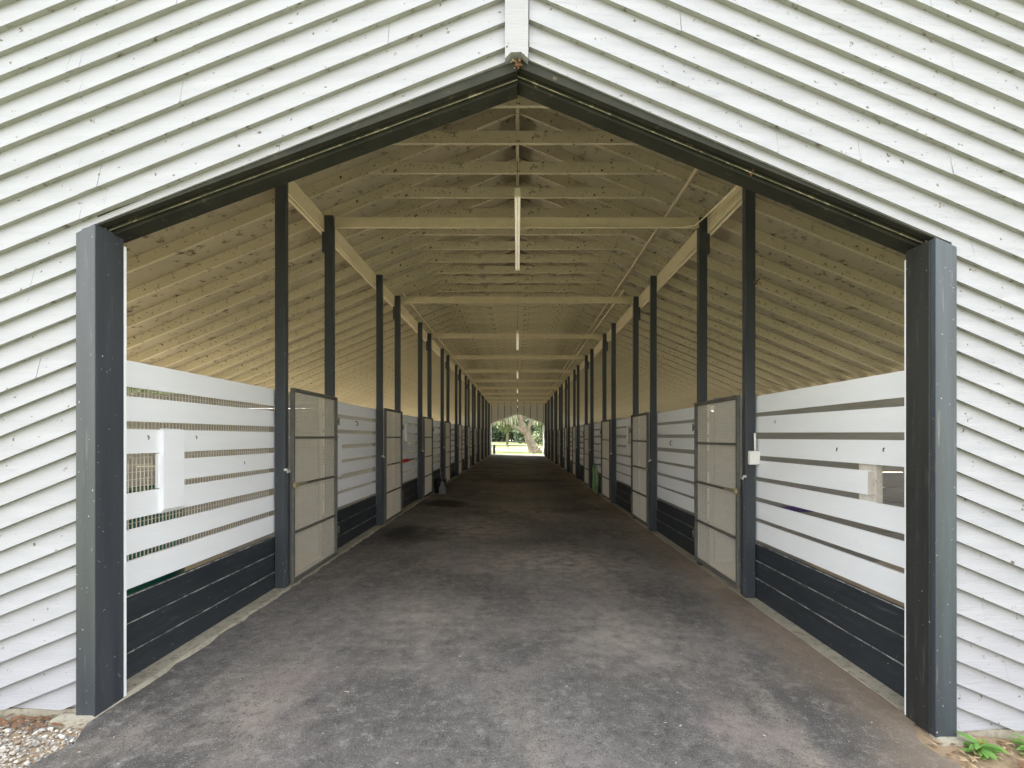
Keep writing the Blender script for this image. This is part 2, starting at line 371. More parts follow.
def siding(sgn):
    mb = MB()
    xe = -3.010 if sgn < 0 else 2.946         # where the picture's edge meets the wall
    zs = [px2(0, yy)[1] for yy in (LY if sgn < 0 else RY)]
    top = zs[0]; zs = [top+.147*k for k in range(30, 0, -1)]+zs+[zs[-1]-.135*k for k in range(1, 14)]
    xo = 2.530 if sgn < 0 else 2.518
    zbot = .092 if sgn < 0 else -.03
    for i in range(1, len(zs)):
        zl, zu = zs[i], zs[i-1]
        f = min(1, max(0, (3.9-zl)/4.0))
        slope = .404 if sgn < 0 else .434-.02*f
        t = .043
        # board ends: random butt joints
        cuts = [-8.0]; x = -8.0+random.uniform(.5, 3.5)
        while x < 8: cuts.append(x); x += random.uniform(3.0, 6.0)
        cuts.append(8.0)
        for a, b in zip(cuts[:-1], cuts[1:]):
            a += .0012; b -= .0012
            if b < (-7.3 if sgn < 0 else .05) or a > (-.05 if sgn < 0 else 7.3): continue
            for zone in (0, 1):
                jt = random.uniform(-.003,.003)
                zz = lambda x, z0: z0-slope*(abs(x)-abs(xe))
                aa, bb = a, b
                if sgn < 0: bb = min(bb, -.0); 
                else: aa = max(aa, .0)
                if bb-aa < .02: continue
                vs = []
                for x in (aa, bb):
                    zL, zU = zz(x, zl), zz(x, zu)
                    vs += [(x, YF-t+jt, zL), (x, YF-.006, zU+.02), (x, YF+.004, zU+.02), (x, YF+.004, zL+.004)]
                bm = bmesh.new(); bv = [bm.verts.new(p) for p in vs]
                for k, q in enumerate(((0,1,5,4), (1,2,6,5), (2,3,7,6), (3,0,4,7), (3,2,1,0), (4,5,6,7))):
                    fc = bm.faces.new([bv[j] for j in q]); fc.material_index = 1 if k == 3 else 0
                S_ = sgn
                # zone 0: outside the door post; zone 1: above the opening
                if zone == 0:
                    clip(bm, (S_*xo,0,0), (-S_,0,0))
                    clip(bm, (S_*7.2,0,0), (S_,0,0))
                    clip(bm, (0,0,zbot), (0,0,-1))
                else:
                    clip(bm, (S_*xo,0,0), (S_,0,0))
                    clip(bm, (S_*.068,0,0), (-S_,0,0))
                    x0, z0, s = RAKE[S_]
                    clip(bm, (x0,0,z0), (-S_*s,0,-1))
                clip(bm, (0,0,5.85), (S_*.41,0,1))
                if len(bm.faces) > 3:
                    bmesh.ops.recalc_face_normals(bm, faces=bm.faces[:])
                    mb.bm(bm)
                else: bm.free()
    return mb
mb = MB()
for sgn in (-1, 1):                                           # framing behind the siding
    xo = 2.54 if sgn < 0 else 2.527
    def bk(prof): mb.prism([(sgn*p[0], p[1]) for p in prof], 'y', YF+.005, YF+.055)
    bk([(xo,-.1), (7.2,-.1), (7.2,ROOFZ(7.2)), (xo,ROOFZ(xo))])
    bk([(.0, rake_z(sgn, 0)+.01), (xo, rake_z(sgn, xo*sgn)+.01), (xo, ROOFZ(xo)), (0, ROOFZ(0))])
wf = mb.build('wall_front', M['outer_wood'])
struct(wf, 'white gable wall of diagonal lapped boards around the barn entrance', 'wall')
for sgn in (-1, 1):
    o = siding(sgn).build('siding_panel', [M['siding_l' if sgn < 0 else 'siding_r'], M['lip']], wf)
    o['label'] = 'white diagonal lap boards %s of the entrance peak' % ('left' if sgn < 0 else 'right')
mb = MB()                                                      # concrete sill strip under the siding
mb.box(-7.2, -2.46, YF-.02, YF+.06, -.06, .088); a = mb.build('wall_front_footing', M['conc'], wf)
mb = MB(); mb.box(2.46, 7.2, YF-.02, YF+.06, -.14, -.034); mb.build('wall_front_footing', M['conc'], wf)
mb = MB()                                                      # centre board at the peak
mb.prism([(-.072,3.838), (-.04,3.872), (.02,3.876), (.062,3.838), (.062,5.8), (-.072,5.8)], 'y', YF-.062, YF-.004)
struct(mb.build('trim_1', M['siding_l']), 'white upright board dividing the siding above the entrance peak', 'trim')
for sgn in (-1, 1):                                            # dark rake beams along the top of the opening
    mb = MB(); xo = 2.45 if sgn < 0 else 2.43; W = W_[sgn]
    z0, z1 = rake_z(sgn, 0), rake_z(sgn, sgn*xo)
    def rk(dz0, dz1, y0, y1, m=0): mb.prism([(0, z0+dz0), (sgn*xo, z1+dz0), (sgn*xo, z1+dz1), (0, z0+dz1)], 'y', y0, y1, m)
    rk(-.008, .05, YF-.012, YF+.03); rk(-.016, .05, YF+.050, YF+.066); rk(-.019, -.015, YF+.048, YF+.054, 1)
    rk(-.034, .15, YF+.075, YF+.185)
    o = mb.build('trim_2' if sgn < 0 else 'trim_3', [M['rake'], M['rakechip']])
    struct(o, 'black weathered beam edging the %s slope of the entrance' % ('left' if sgn < 0 else 'right'), 'trim')

# ------------------------------------------------------------------ door posts
def door_post(sgn, yb, front, label):
    r = empty('door_post', (sgn*W_[sgn], yb+.08, KT[sgn])); off = tuple(r.location)
    mb = MB()
    zt, zb = (2.895, .06) if sgn < 0 else (2.815, -.058)
    xi, xo = (2.425, 2.536) if sgn < 0 else (2.40, 2.523)
    y0, y1 = (yb-.058, yb+.15)
    if front:
        pr = [(sgn*xi, zb), (sgn*xo, zb), (sgn*xo, zt-.055), (sgn*xi, zt)]
    else:
        pr = [(sgn*xi, zb), (sgn*xo, zb), (sgn*xo, zt-.02), (sgn*xi, zt)]
    mb.prism(pr, 'y', y0, y1-.045 if sgn > 0 else y1)
    if sgn > 0: mb.prism([(sgn*(xi-.008), zb), (sgn*(xo-.02), zb), (sgn*(xo-.02), zt-.03), (sgn*(xi-.008), zt-.004)], 'y', y0+.035, y1, 1)
    o = mb.build('post_board', [M['white'], M['white']] if not front else [M['door_l']] if sgn < 0 else [M['door_r'], M['black_wood']], r, off)
    bv = o.modifiers.new('edge', 'BEVEL'); bv.width = .004; bv.segments = 2
    mb = MB(); mb.box(sgn*(xi+.004), sgn*(xo-.02), y1+.002, y1+.024, zb-.01 if sgn < 0 else zb, zt-.05)
    o = mb.build('edge_board', M['white'], r, off); o['label'] = 'thin white edge board'
    return tag(r, label, 'door post', 'door posts of the barn openings')
door_post(-1, YF, True, 'tall blue-black door post at the left of the near entrance')
door_post(1, YF, True, 'tall worn black door post at the right of the near entrance')
door_post(-1, YB-.18, False, 'white painted door post at the left of the far opening')
door_post(1, YB-.18, False, 'white painted door post at the right of the far opening')

# ------------------------------------------------------------------ posts
PT = 4.615
def make_post(sgn, kind):
    W = W_[sgn]; dpt = .085 if kind == 'latch' else .10
    r = empty('support_post', (sgn*(W+.055), 0, KT[sgn]))
    off = (sgn*(W+.055), 0, KT[sgn])
    mb = MB(); mb.box(sgn*W, sgn*(W+.108), 0, dpt, KT[sgn], PT, bev=.006); mb.build('post', M['slate'], r, off)
    if kind == 'latch':
        mb = MB(); mb.box(sgn*(W-.022), sgn*(W-.001), .012, .072, KT[sgn]+.02, 1.21+ZB[sgn]); mb.build('stop_plate', M['slate'], r, off)
        mb = MB(); mb.box(sgn*(W-.03), sgn*(W+.006), -.008, -.001, 1.235+ZB[sgn], 1.26+ZB[sgn]); mb.box(sgn*(W-.04), sgn*(W-.024), -.008, .05, 1.215+ZB[sgn], 1.24+ZB[sgn])
        o = mb.build('latch_catch', M['zinc'], r, off); o['label'] = 'pale metal latch catch'
    else:
        mb = MB(); mb.box(sgn*(W+.112), sgn*(W+.145), .012, .09, 4.13, 4.395); mb.build('bearing_block', M['slate'], r, off)
    return r
side = {-1: 'left', 1: 'right'}
for sgn in (-1, 1):
    for kind, dy in (('latch', 0), ('hinge', 1.33)):
        src = make_post(sgn, kind); base = tuple(src.location)
        for k in range(NB):
            loc = (base[0], P0[sgn]+dy+k*P, base[2])
            o = src if k == 0 else dup(src, loc)
            o.location = loc
            tag(o, 'tall dark post on the %s, %s side of the %s gate from the entrance' % (side[sgn], 'near' if kind == 'latch' else 'far', ORD[k]), 'post', 'support posts on the %s of the aisle' % side[sgn])

# ------------------------------------------------------------------ gates
def make_gate(sgn):
    W = W_[sgn]; z = ZB[sgn]; off = (sgn*(W-.025), .752, z+.012)
    r = empty('stall_gate', off)
    xa, xb = sgn*(W-.045), sgn*(W-.006); y0, y1 = .105, 1.40; zb, zt = z+.015, z+2.125
    mb = MB()
    mb.box(xa, xb, y0, y0+.04, zb, zt, bev=.004); mb.box(xa, xb, y1-.04, y1, zb, zt, bev=.004)
    mb.box(xa, xb, y0+.04, y1-.04, zt-.04, zt, bev=.004); mb.box(xa, xb, y0+.04, y1-.04, zb, zb+.04, bev=.004)
    mb.build('frame', M['frame'], r, off)
    for k in range(1, 4):
        h = zb+.02+(zt-zb-.04)*k/4
        mb = MB(); mb.box(xa+sgn*.006, xb-sgn*.004, y0+.041, y1-.041, h-.013, h+.013)
        mb.build('cross_rail', M['frame'], r, off)
    mb = MB(); w = .0020; xm = sgn*(W-.009)
    nv = 50; nh = 84
    for i in range(nv):
        yy = y0+.045+(y1-y0-.09)*i/(nv-1); mb.box(xm-w, xm+w, yy-w, yy+w, zb+.035, zt-.035)
    for i in range(nh):
        zz = zb+.04+(zt-zb-.08)*i/(nh-1); mb.box(xm+w, xm+3*w, y0+.036, y1-.036, zz-w, zz+w)
    mb.build('wire_mesh', M['wire'], r, off)
    mb = MB(); h = z+1.075
    mb.tube([(sgn*(W-.058), y0-.035, h), (sgn*(W-.058), y0+.30, h-.0)], .009, 8)
    mb.box(sgn*(W-.066), sgn*(W-.046), y0+.0, y0+.04, h-.03, h+.03)
    o = mb.build('latch_bolt', M['brass'], r, off); o['label'] = 'dull brass latch bolt'
    for hz in (.35, 1.8):
        mb = MB(); mb.tube([(sgn*(W-.055), y1+.012, z+hz-.05), (sgn*(W-.055), y1+.012, z+hz+.05)], .011, 8)
        mb.box(sgn*(W-.056), sgn*(W-.046), y1-.06, y1+.012, z+hz-.02, z+hz+.02); mb.build('hinge', M['frame'], r, off)
    return r
for sgn in (-1, 1):
    src = make_gate(sgn); base = tuple(src.location)
    for k in range(NB):
        loc = (base[0], base[1]+P0[sgn]+k*P, base[2])
        o = src if k == 0 else dup(src, loc)
        o.location = loc
        tag(o, 'wire mesh stall gate in a dark steel frame, %s on the %s from the entrance' % (ORD[k], side[sgn]), 'gate', 'stall gates on the %s' % side[sgn])

# ------------------------------------------------------------------ boarded stall fronts
SL = {-1: [(2.10,1.925),(1.865,1.70),(1.645,1.48),(1.425,1.265),(1.218,1.045),(.975,.813),(.761,.578)],
       1: [(2.105,1.927),(1.88,1.71),(1.65,1.475),(1.42,1.245),(1.195,1.022),(.974,.80),(.756,.565)]}
def stall_fence(sgn, y0, y1, idx):
    W = W_[sgn]; z = ZB[sgn]; xp = W+.128; n = 'left' if sgn < 0 else 'right'
    r = empty('stall_fence', (sgn*(xp+.02), (y0+y1)/2, KT[sgn])); off = tuple(r.location)
    X = lambda a: sgn*(xp+a)
    win = idx < 3
    slope = 0.0
    mb = MB()
    for k, (t, b) in enumerate(SL[sgn]):
        a0 = y0
        if win and k == 3: a0 = y0+(.50 if sgn < 0 else .51) if idx == 0 else y0+.36
        if idx == 2 and k == 1: a0 = y0
        d = [random.uniform(-.006,.006) for _ in range(2)]
        if k == 1 and idx == 0 and sgn > 0: d = [-.012, .006]
        # each board a slightly crooked plank
        vs = []
        for (yy, dd) in ((a0, d[0]), (y1, d[1])):
            vs += [(X(0), yy, z+b+dd), (X(.022), yy, z+b+dd), (X(.022), yy, z+t+dd*.7), (X(0), yy, z+t+dd*.7)]
        mb.add(vs, [(0,1,2,3),(7,6,5,4),(0,4,5,1),(1,5,6,2),(2,6,7,3),(3,7,4,0)])
    mb.build('white_boards', M['white'], r, off)
    mb = MB()
    tops = [.525, .345, .16]; bots = [.352, .168, (KT[sgn]-z)+.0]
    if sgn < 0: tops = [.535, .358, .165]; bots = [.365, .172, -.003]
    for k in range(3):
        xx = -.006*k-.002
        mb.box(X(xx), X(.03), y0, y1, z+bots[k], z+tops[k], 0)
        mb.box(X(xx-.001), X(xx+.006), y0, y1, z+tops[k]-.004, z+tops[k]+.003, 1)
    mb.build('kick_boards', [M['slate_h'], M['chip']], r, off)
    if sgn < 0 and idx < 4:
        mb = MB(); w = .0018; xx = X(.066)
        nv = int((y1-y0)/.036)
        for i in range(nv+1): 
            yy = y0+.01+(y1-y0-.02)*i/nv; mb.box(xx-.0022, xx+.0022, yy-.0045, yy+.0045, z+.6, z+2.06)
        for i in range(30): 
            zz = z+.6+i*.05; mb.box(xx-w, xx+w, y0+.01, y1-.01, zz-w, zz+w)
        mb.build('wire_backing', M['wire'], r, off)
    if idx == 0 and sgn < 0:
        mb = MB(); mb.prism([(X(-.028), z+1.07), (X(-.001), z+1.04), (X(-.001), z+1.655), (X(-.028), z+1.645)], 'y', y0+.47, y0+.69); 
        mb.build('feed_trim', M['white'], r, off)
        mb = MB(); mb.box(X(.0), X(.02), y0+.452, y0+.478, z+1.225, z+1.475); mb.build('feed_cleat', M['white'], r, off)
    elif idx == 0:
        mb = MB(); mb.box(X(-.004), X(.021), y0+.475, y0+.508, z+1.25, z+1.418); mb.box(X(.0225), X(.07), y0+.463, y0+.64, z+1.17, z+1.50)
        mb.build('feed_cleat', M['rough'], r, off)
    elif idx == 1 and sgn < 0:
        mb = MB(); mb.prism([(X(-.05), z+1.04), (X(-.001), z+1.0), (X(-.001), z+1.62), (X(-.05), z+1.60)], 'y', y0+.36, y0+.52); mb.build('feed_trim', M['white'], r, off)
    elif idx == 1:
        mb = MB(); mb.box(X(-.02), X(-.001), y0+.30, y0+.38, z+1.2, z+1.46); mb.build('feed_cleat', M['beam'], r, off)
    elif idx == 2:
        ya, yb2 = (y0+.55, y0+.98) if sgn < 0 else (y0+.60, y0+1.05)
        mb = MB()
        for (a, b, c, d) in ((ya, ya+.07, 1.42, 1.98), (yb2-.07, yb2, 1.42, 1.98), (ya+.07, yb2-.07, 1.91, 1.98), (ya+.07, yb2-.07, 1.42, 1.50)):
            mb.box(X(-.06 if sgn < 0 else -.04), X(-.001), a, b, z+c, z+d)
        mb.build('feed_frame', M['white'], r, off)
        mb = MB(); mb.box(X(-.012), X(-.001), ya+.071, yb2-.071, z+1.505, z+1.905); mb.build('feed_shutter', M['white' if sgn < 0 else 'beam'], r, off)
    if idx == 0:
        hk = ((3.42,1.60),(3.93,1.60),(4.62,1.36)) if sgn < 0 else ((4.86,1.83),(3.92,1.58),(3.42,1.59))
        for (yy, zz) in hk:
            mb = MB(); mb.tube([(X(-.001), yy, z+zz), (X(-.010), yy, z+zz), (X(-.012), yy, z+zz-.015), (X(-.008), yy, z+zz-.024)], .0032, 6); mb.build('hook', M['black'], r, off)
    if idx == 1:
        yy = y0+(1.25 if sgn < 0 else 1.5); zz = 1.84 if sgn < 0 else 1.60
        mb = MB(); mb.tube([(X(-.001), yy, z+zz), (X(-.03), yy, z+zz), (X(-.035), yy+.02, z+zz-.05), (X(-.012), yy+.02, z+zz-.07)], .007, 6); mb.build('hook', M['black'], r, off)
    extra = {(-1,0): 'white boards over dark kick boards on the left, next to the near door post',
             (1,0): 'white boards over dark kick boards on the right, next to the near door post'}
    lab = extra.get((sgn, idx)) or 'white boarded stall front on the %s, %s one in from the entrance' % (n, ORD[idx])
    tag(r, lab, 'board fence', 'boarded stall fronts on the '+n)
    return r
for sgn in (-1, 1):
    for k in range(NB+1):
        y0 = YF+.20 if k == 0 else P0[sgn]+(k-1)*P+1.33+.05
        y1 = P0[sgn]+k*P+.05 if k < NB else YB-.19
        stall_fence(sgn, y0, y1, k)

# ------------------------------------------------------------------ stall partitions and outer walls
for sgn in (-1, 1):
    z = ZB[sgn]
    for k in range(NB):
        yy = P0[sgn]+k*P+1.47
        r = empty('stall_partition', (sgn*4.7, yy+.02, gz(3*sgn)+.01)); off = tuple(r.location)
        mb = MB(); h = gz(3*sgn)+.03; i = 0
        ptop = 2.255 if sgn < 0 else 2.215
        stp = (ptop-h)/11
        while i < 11:
            mb.box(sgn*2.70, sgn*6.84, yy+random.uniform(-.003,.003), yy+.03, h, h+stp-.004-random.choice((0,0,.003,.007))); h += stp; i += 1
        mb.build('boards', M['part_wood'], r, off)
        for xx in (2.75, 4.3, 5.6, 6.74):
            mb = MB(); mb.box(sgn*xx, sgn*(xx+.09), yy+.034, yy+.12, gz(3*sgn)+.0, 2.2); mb.build('batten', M['part_wood'], r, off)
        tag(r, 'grey plank partition closing off the %s stall on the %s from the entrance' % (ORD[k], side[sgn]), 'partition', 'stall partitions on the '+side[sgn])
    mb = MB(); h = -.08
    while h < .9: mb.box(sgn*6.9, sgn*6.94, YF+.06, YB-.06, h, h+.19); h += .20  # outer wall out of view, boarded low so daylight floods the stalls
    nx = [YF+.1+i*P for i in range(13)]
    for yy in nx: mb.box(sgn*6.94, sgn*7.05, min(yy, YB-.2), min(yy, YB-.2)+.1, -.12, 2.76)
    mb.box(sgn*6.90, sgn*7.0, YF+.06, YB-.06, 2.77, 2.84)
    struct(mb.build('wall_'+side[sgn], M['outer_wood']), 'unseen plank outer wall on the %s, kept low to let light in' % side[sgn], 'wall')

# ------------------------------------------------------------------ roof
RB = 5.68; SLP = .41; RD = .15
mb = MB()
for sgn in (-1, 1):
    mb.prism([(0, RB+RD), (sgn*7.6, RB+RD-7.6*SLP), (sgn*7.6, RB+RD+.04-7.6*SLP), (0, RB+RD+.04)], 'y', YF-.0, YB+.3)
struct(mb.build('ceiling', M['deck']), 'cream boarded underside of the pitched barn roof', 'ceiling')
mb = MB(); mb.box(-.022, .022, YF+.06, YB-.06, RB-.06, RB+RD-.01)
struct(mb.build('ridge_board', M['rafter']), 'long ridge board at the peak of the roof', 'beam')
def make_truss():
    r = empty('rafter_frame', (0,0,4.95)); off = (0,0,4.95)
    for sgn in (-1, 1):
        mb = MB(); a, b = .024, 7.45
        mb.prism([(sgn*a, RB-a*SLP), (sgn*b, RB-b*SLP), (sgn*b, RB+RD-.002-b*SLP), (sgn*a, RB+RD-.002-a*SLP)], 'y', 0, .042)
        o = mb.build('rafter', M['rafter'], r, off)
    mb = MB(); mb.prism([(-1.95,4.95), (1.95,4.95), (1.68,5.088), (-1.68,5.088)], 'y', .0425, .082)
    mb.build('collar_tie', M['rafter'], r, off)
    return r
src = make_truss(); k = 0; yy = 4.81-.618*2
RAFT_Y = []
while yy < YB-.15:
    o = src if k == 0 else dup(src, (0, yy, 4.95)); o.location = (0, yy, 4.95)
    RAFT_Y.append(yy)
    tag(o, 'cream rafter pair with a collar tie, %s in from the entrance gable' % ordinal(k), 'rafters', 'rafter pairs under the roof')
    k += 1; yy += .618
for sgn in (-1, 1):
    W = W_[sgn]; mb = MB()
    mb.box(sgn*(W+.110), sgn*(W+.150), YF+.19, YB-.2, 4.44, 4.61); mb.box(sgn*(W+.152), sgn*(W+.195), YF+.19, YB-.2, 4.40, 4.585)
    mb.box(sgn*(W+.110), sgn*(W+.135), YF+.19, YB-.2, 4.40, 4.437)
    struct(mb.build('beam_'+side[sgn], M['beam']), 'long cream beam along the tops of the %s posts' % side[sgn], 'beam')
def make_tie():
    mb = MB(); mb.box(-(WL-.001), WR-.001, 0, .045, 4.485, 4.615); return mb.build('tie_beam', M['beam'])
src = None
for k in range(NB):
    yy = (P0[-1]+P0[1])/2+1.375+k*P
    if src is None: src = make_tie(); o = src
    else: o = src.copy(); COL.objects.link(o)
    o.location = (0, yy, 0)
    if k in (2, 6): o.rotation_euler = (0, math.radians(.35 if k == 2 else -.2), 0); o.location.z = -.0
    tag(o, 'cream tie beam across the aisle at post height, %s from the entrance' % ORD[k], 'tie beam', 'tie beams across the aisle')

# far gable wall seen from inside, studs showing
mb = MB()
for sgn in (-1, 1):
    def bk(prof): mb.prism([(sgn*p[0], p[1]) for p in prof], 'y', YB+.005, YB+.05)
    bk([(2.55,-.1), (7.2,-.1), (7.2,ROOFZ(7.2)-.02), (2.55,ROOFZ(2.55)-.02)])
    bk([(0, 3.80), (2.55, 2.86), (2.55, ROOFZ(2.55)-.02), (0, ROOFZ(0)-.02)])
wb = mb.build('wall_back', M['outer_wood']); struct(wb, 'far gable wall with bare studs around the far opening', 'wall')
for i in range(-4, 5):
    x = i*.61; mb = MB(); zb = 3.80-.3686*abs(x)+.02
    mb.box(x-.025, x+.025, YB-.09, YB+.004, zb, RB+RD-.02-SLP*(abs(x)+.02)); mb.build('stud', M['stud'], wb)
for sgn in (-1, 1):
    mb = MB(); mb.prism([(0,3.795), (sgn*2.45,2.89), (sgn*2.45,2.96), (0,3.865)], 'y', YB-.12, YB-.092); mb.build('header_board', M['white'], wb)

# ------------------------------------------------------------------ lamps, pipes, cables, box
def make_lamp():
    r = empty('strip_light', (0,0,4.36)); off = (0,0,4.36)
    mb = MB(); mb.box(-.03, .03, 0, 2.44, 4.385, 4.44); mb.build('housing', M['lampw'], r, off)
    for x in (-.019, .019):
        mb = MB(); mb.tube([(x, .03, 4.365), (x, 2.41, 4.365)], .013, 8); mb.build('tube', M['tube'], r, off)
    for (a, b) in ((0, .028), (2.412, 2.44)):
        mb = MB(); mb.box(-.034, .034, a, b, 4.345, 4.384); mb.build('end_cap', M['lampw'], r, off)
    mb = MB()
    for yy in (.3, 1.21, 2.1): mb.tube([(0, yy, 4.44), (0, yy, 4.96)], .003, 5)
    mb.build('hanger', M['black'], r, off)
    return r
src = None
for k in range(6):
    y0 = 5.45+k*2*P-.16*(k > 0)
    if src is None: src = make_lamp(); o = src
    else: o = dup(src, (0, y0, 4.36))
    o.location = (0, y0, 4.36)
    tag(o, 'pale fluorescent strip light hung under the ridge, %s from the entrance' % ORD[k], 'light', 'strip lights along the ridge')
def pipe(x, z, y0, y1, r, label, mat, tail=None):
    mb = MB(); pts = [(x, y0, z)]
    yy = y0
    while yy < y1: pts.append((x+random.uniform(-.012,.012), yy, z+random.uniform(-.006,.002))); yy += 2.4
    pts.append((x, y1, z)); 
    if tail: pts = tail+pts
    mb.tube(pts, r, 8); tag(mb.build('conduit', mat), label, 'pipe', 'conduits under the rafters')
pipe(2.095, 4.785, 5.0, 45.6, .026, 'brown conduit under the right rafters, the longer one starting near the entrance', M['pipe'])
pipe(2.225, 4.735, 10.25, 45.4, .016, 'thin conduit on the right, starting beyond the second tie beam', M['cable'])
pipe(-2.40, 4.665, 10.25, 45.4, .016, 'thin conduit along the left rafters above the post tops', M['cable'])
mb = MB(); ty = (P0[-1]+P0[1])/2+1.375-.012
mb.tube([(2.39, 5.02, 4.38), (2.40, 5.5, 4.425), (2.39, 6.2, 4.47), (2.37, ty-.04, 4.49), (2.2, ty, 4.478), (1.2, ty, 4.474), (.12, ty, 4.474), (.035, ty-.0, 4.45)], .009, 7)
tag(mb.build('cable', M['cable']), 'pale cable from the right beam along the nearest tie beam to the light', 'cable')
r = empty('electrical_box', (WR+.085, P0[1]-.04, 1.46)); off = tuple(r.location)
mb = MB(); mb.box(WR+.02, WR+.126, P0[1]-.062, P0[1]-.001, 1.375, 1.52, bev=.008); mb.build('box_body', M['plastic_w'], r, off)
mb = MB(); mb.box(WR+.028, WR+.118, P0[1]-.068, P0[1]-.063, 1.385, 1.51, bev=.002); mb.build('box_cover', M['plastic_w'], r, off)
mb = MB(); mb.tube([(WR+.088, P0[1]-.03, 1.521), (WR+.086, P0[1]-.03, 1.62), (WR+.084, P0[1]-.03, 1.71)], .011, 10); mb.build('conduit_stub', M['plastic_w'], r, off)
tag(r, 'small white electrical box with a conduit stub on the nearest right post', 'electrical box')

def nest(x, y, z, s_, n, label):
    mb = MB()
    for i in range(n):
        c = Vector((x+random.gauss(0,s_), y+random.gauss(0,s_*.5), z+random.gauss(0,s_*.8))); q = s_*random.uniform(.35,.9)
        Rm = Matrix.Rotation(random.uniform(0,6.28), 3, 'Z') @ Matrix.Rotation(random.uniform(0,3), 3, 'X')
        mb.add([c+Rm @ Vector((v.x*q*random.uniform(.7,1.3), v.y*q*.6, v.z*q*.7)) for v in IV], IF, random.choice((0,1,1)))
    for i in range(5):
        a = Vector((x+random.gauss(0,s_), y-.004, z)); mb.tube([a, a+Vector((random.gauss(0,s_), -.004, -s_*random.uniform(1,2.5)))], .0015, 5, 1)
    tag(mb.build('mud_nest', [M['straw'], M['deadleaf']]), label, 'nest')
bm = bmesh.new(); bmesh.ops.create_icosphere(bm, subdivisions=1, radius=1); bm.verts.ensure_lookup_table()
IV = [v.co.copy() for v in bm.verts]; IF = [[v.index for v in f.verts] for f in bm.faces]; bm.free()
nest(-.005, YF-.025, 3.835, .013, 26, 'brown clump of old nest under the white board at the entrance peak')
nest(1.40, YF+.062, 3.255, .013, 14, 'straw coloured nest clump on the right rake beam above the nearest right post')
nest(WR+.115, P0[1]-.012, 3.32, .022, 10, 'dangling nest clump on the upper part of the nearest right post')
# ------------------------------------------------------------------ things by the stalls
hy = 14.75; hx = WR-.02
r = empty('hose_coil', (hx, hy, -.05)); off = tuple(r.location)
for c, (mt, cnt) in enumerate((('hose', 5), ('hose2', 4))):
    mb = MB()
    for i in range(cnt):
        pts = []; w = random.uniform(.11,.19); h = random.uniform(.33,.42); cz = .36+random.uniform(-.03,.03)+(.42-h); ph = random.uniform(-.03,.03)
        x = hx-.025*(i+1)-c*.012
        for k in range(33):
            a = 2*math.pi*k/32
            pts.append((x+.012*math.sin(3*a+i), hy+ph+w*math.sin(a)*(1+.25*math.cos(a)), cz-h*math.cos(a)*-1+.0))
        mb.tube(pts, .013, 7)
    mb.build('hose', M[mt], r, off)
mb = MB(); mb.tube([(WR+.11, hy, .86), (hx-.16, hy, .82), (hx-.165, hy, .88)], .012, 7); mb.box(WR+.085, WR+.111, hy-.05, hy+.05, .78, .95); mb.build('hook', M['black'], r, off)
tag(r, 'coil of green garden hose hanging on the right stall front', 'hose')
bx, by = -2.25, 14.25
bz = gz(bx)
r = empty('bucket', (bx, by, bz)); off = tuple(r.location)
mb = MB(); mb.lathe([(0,.004),(.14,.004),(.19,.36),(.2,.37),(.2,.385),(.185,.385),(.135,.02),(0,.02)], (bx, by, bz), 20); mb.build('tub', M['black'], r, off)
mb = MB(); mb.tube([(bx+.198*math.cos(a)*1.0, by, bz+.37+.20*math.sin(a)) for a in [math.pi*i/12 for i in range(13)]], .006, 6); mb.build('handle', M['grey'], r, off)
tag(r, 'black bucket standing beside the third gate on the left', 'bucket')
sx = bx-.16
r = empty('scoop', (sx+.27, by-.30, bz)); off = tuple(r.location)
mb = MB(); 
mb.prism([(sx+.20,bz+.0),(sx+.36,bz+.0),(sx+.33,bz+.34),(sx+.24,bz+.34)], 'y', by-.38, by-.35); mb.box(sx+.19, sx+.205, by-.38, by-.26, bz+.002, bz+.2); mb.box(sx+.355, sx+.37, by-.38, by-.26, bz+.002, bz+.2); mb.build('blade', M['grey'], r, off)
mb = MB(); mb.tube([(sx+.285, by-.365, bz+.335), (sx+.20, by-.24, bz+.72)], .014, 8); mb.build('shaft', M['grey'], r, off)
tag(r, 'grey scoop standing in front of the black bucket on the left', 'scoop')
# red strap on a dark bar at the second left stall front
by0 = P0[-1]+P+1.42
r = empty('bar', (-WL, by0+.4, 1.15)); off = tuple(r.location)
mb = MB(); mb.tube([(-(WL+.09), by0+.12, 1.135), (-(WL+.09), by0+1.75, 1.135)], .016, 8); tag(mb.build('lead_pole', M['black']), 'black pole held across the third left stall front with a red strap', 'pole')
bpy.data.objects.remove(r)
mb = MB(); mb.tube([(-(WL+.09), by0+.32, 1.135), (-(WL+.09), by0+1.05, 1.135)], .036, 10)
tag(mb.build('red_strap', M['red']), 'red strap wrapped around the black pole on the left', 'strap')
# bits inside the first stalls
tx, ty2, tz = -3.45, 4.55, gz(-3)+.012
r = empty('barrel', (tx, ty2, tz))
mb = MB(); mb.lathe([(0,0),(.27,0),(.285,.04),(.30,.35),(.31,.37),(.31,.39),(.30,.41),(.30,.74),(.31,.76),(.31,.78),(.30,.80),(.285,1.10),(.0,1.10)], (tx, ty2, tz), 24); mb.build('barrel_body', M['teal'], r, tuple(r.location))
mb = MB(); mb.tube([(tx+.288*math.cos(a), ty2+.288*math.sin(a), tz+1.105) for a in [2*math.pi*i/28 for i in range(29)]], .014, 7); mb.build('rim', M['teal'], r, tuple(r.location))
tag(r, 'teal barrel inside the first left stall, glimpsed between the boards', 'barrel')
mb = MB(); mb.box(3.5, 4.1, P0[1]+1.43, P0[1]+1.4665, .65, .72, bev=.01)
tag(mb.build('strap', M['purple']), 'purple strap along the partition in the first right stall', 'strap')

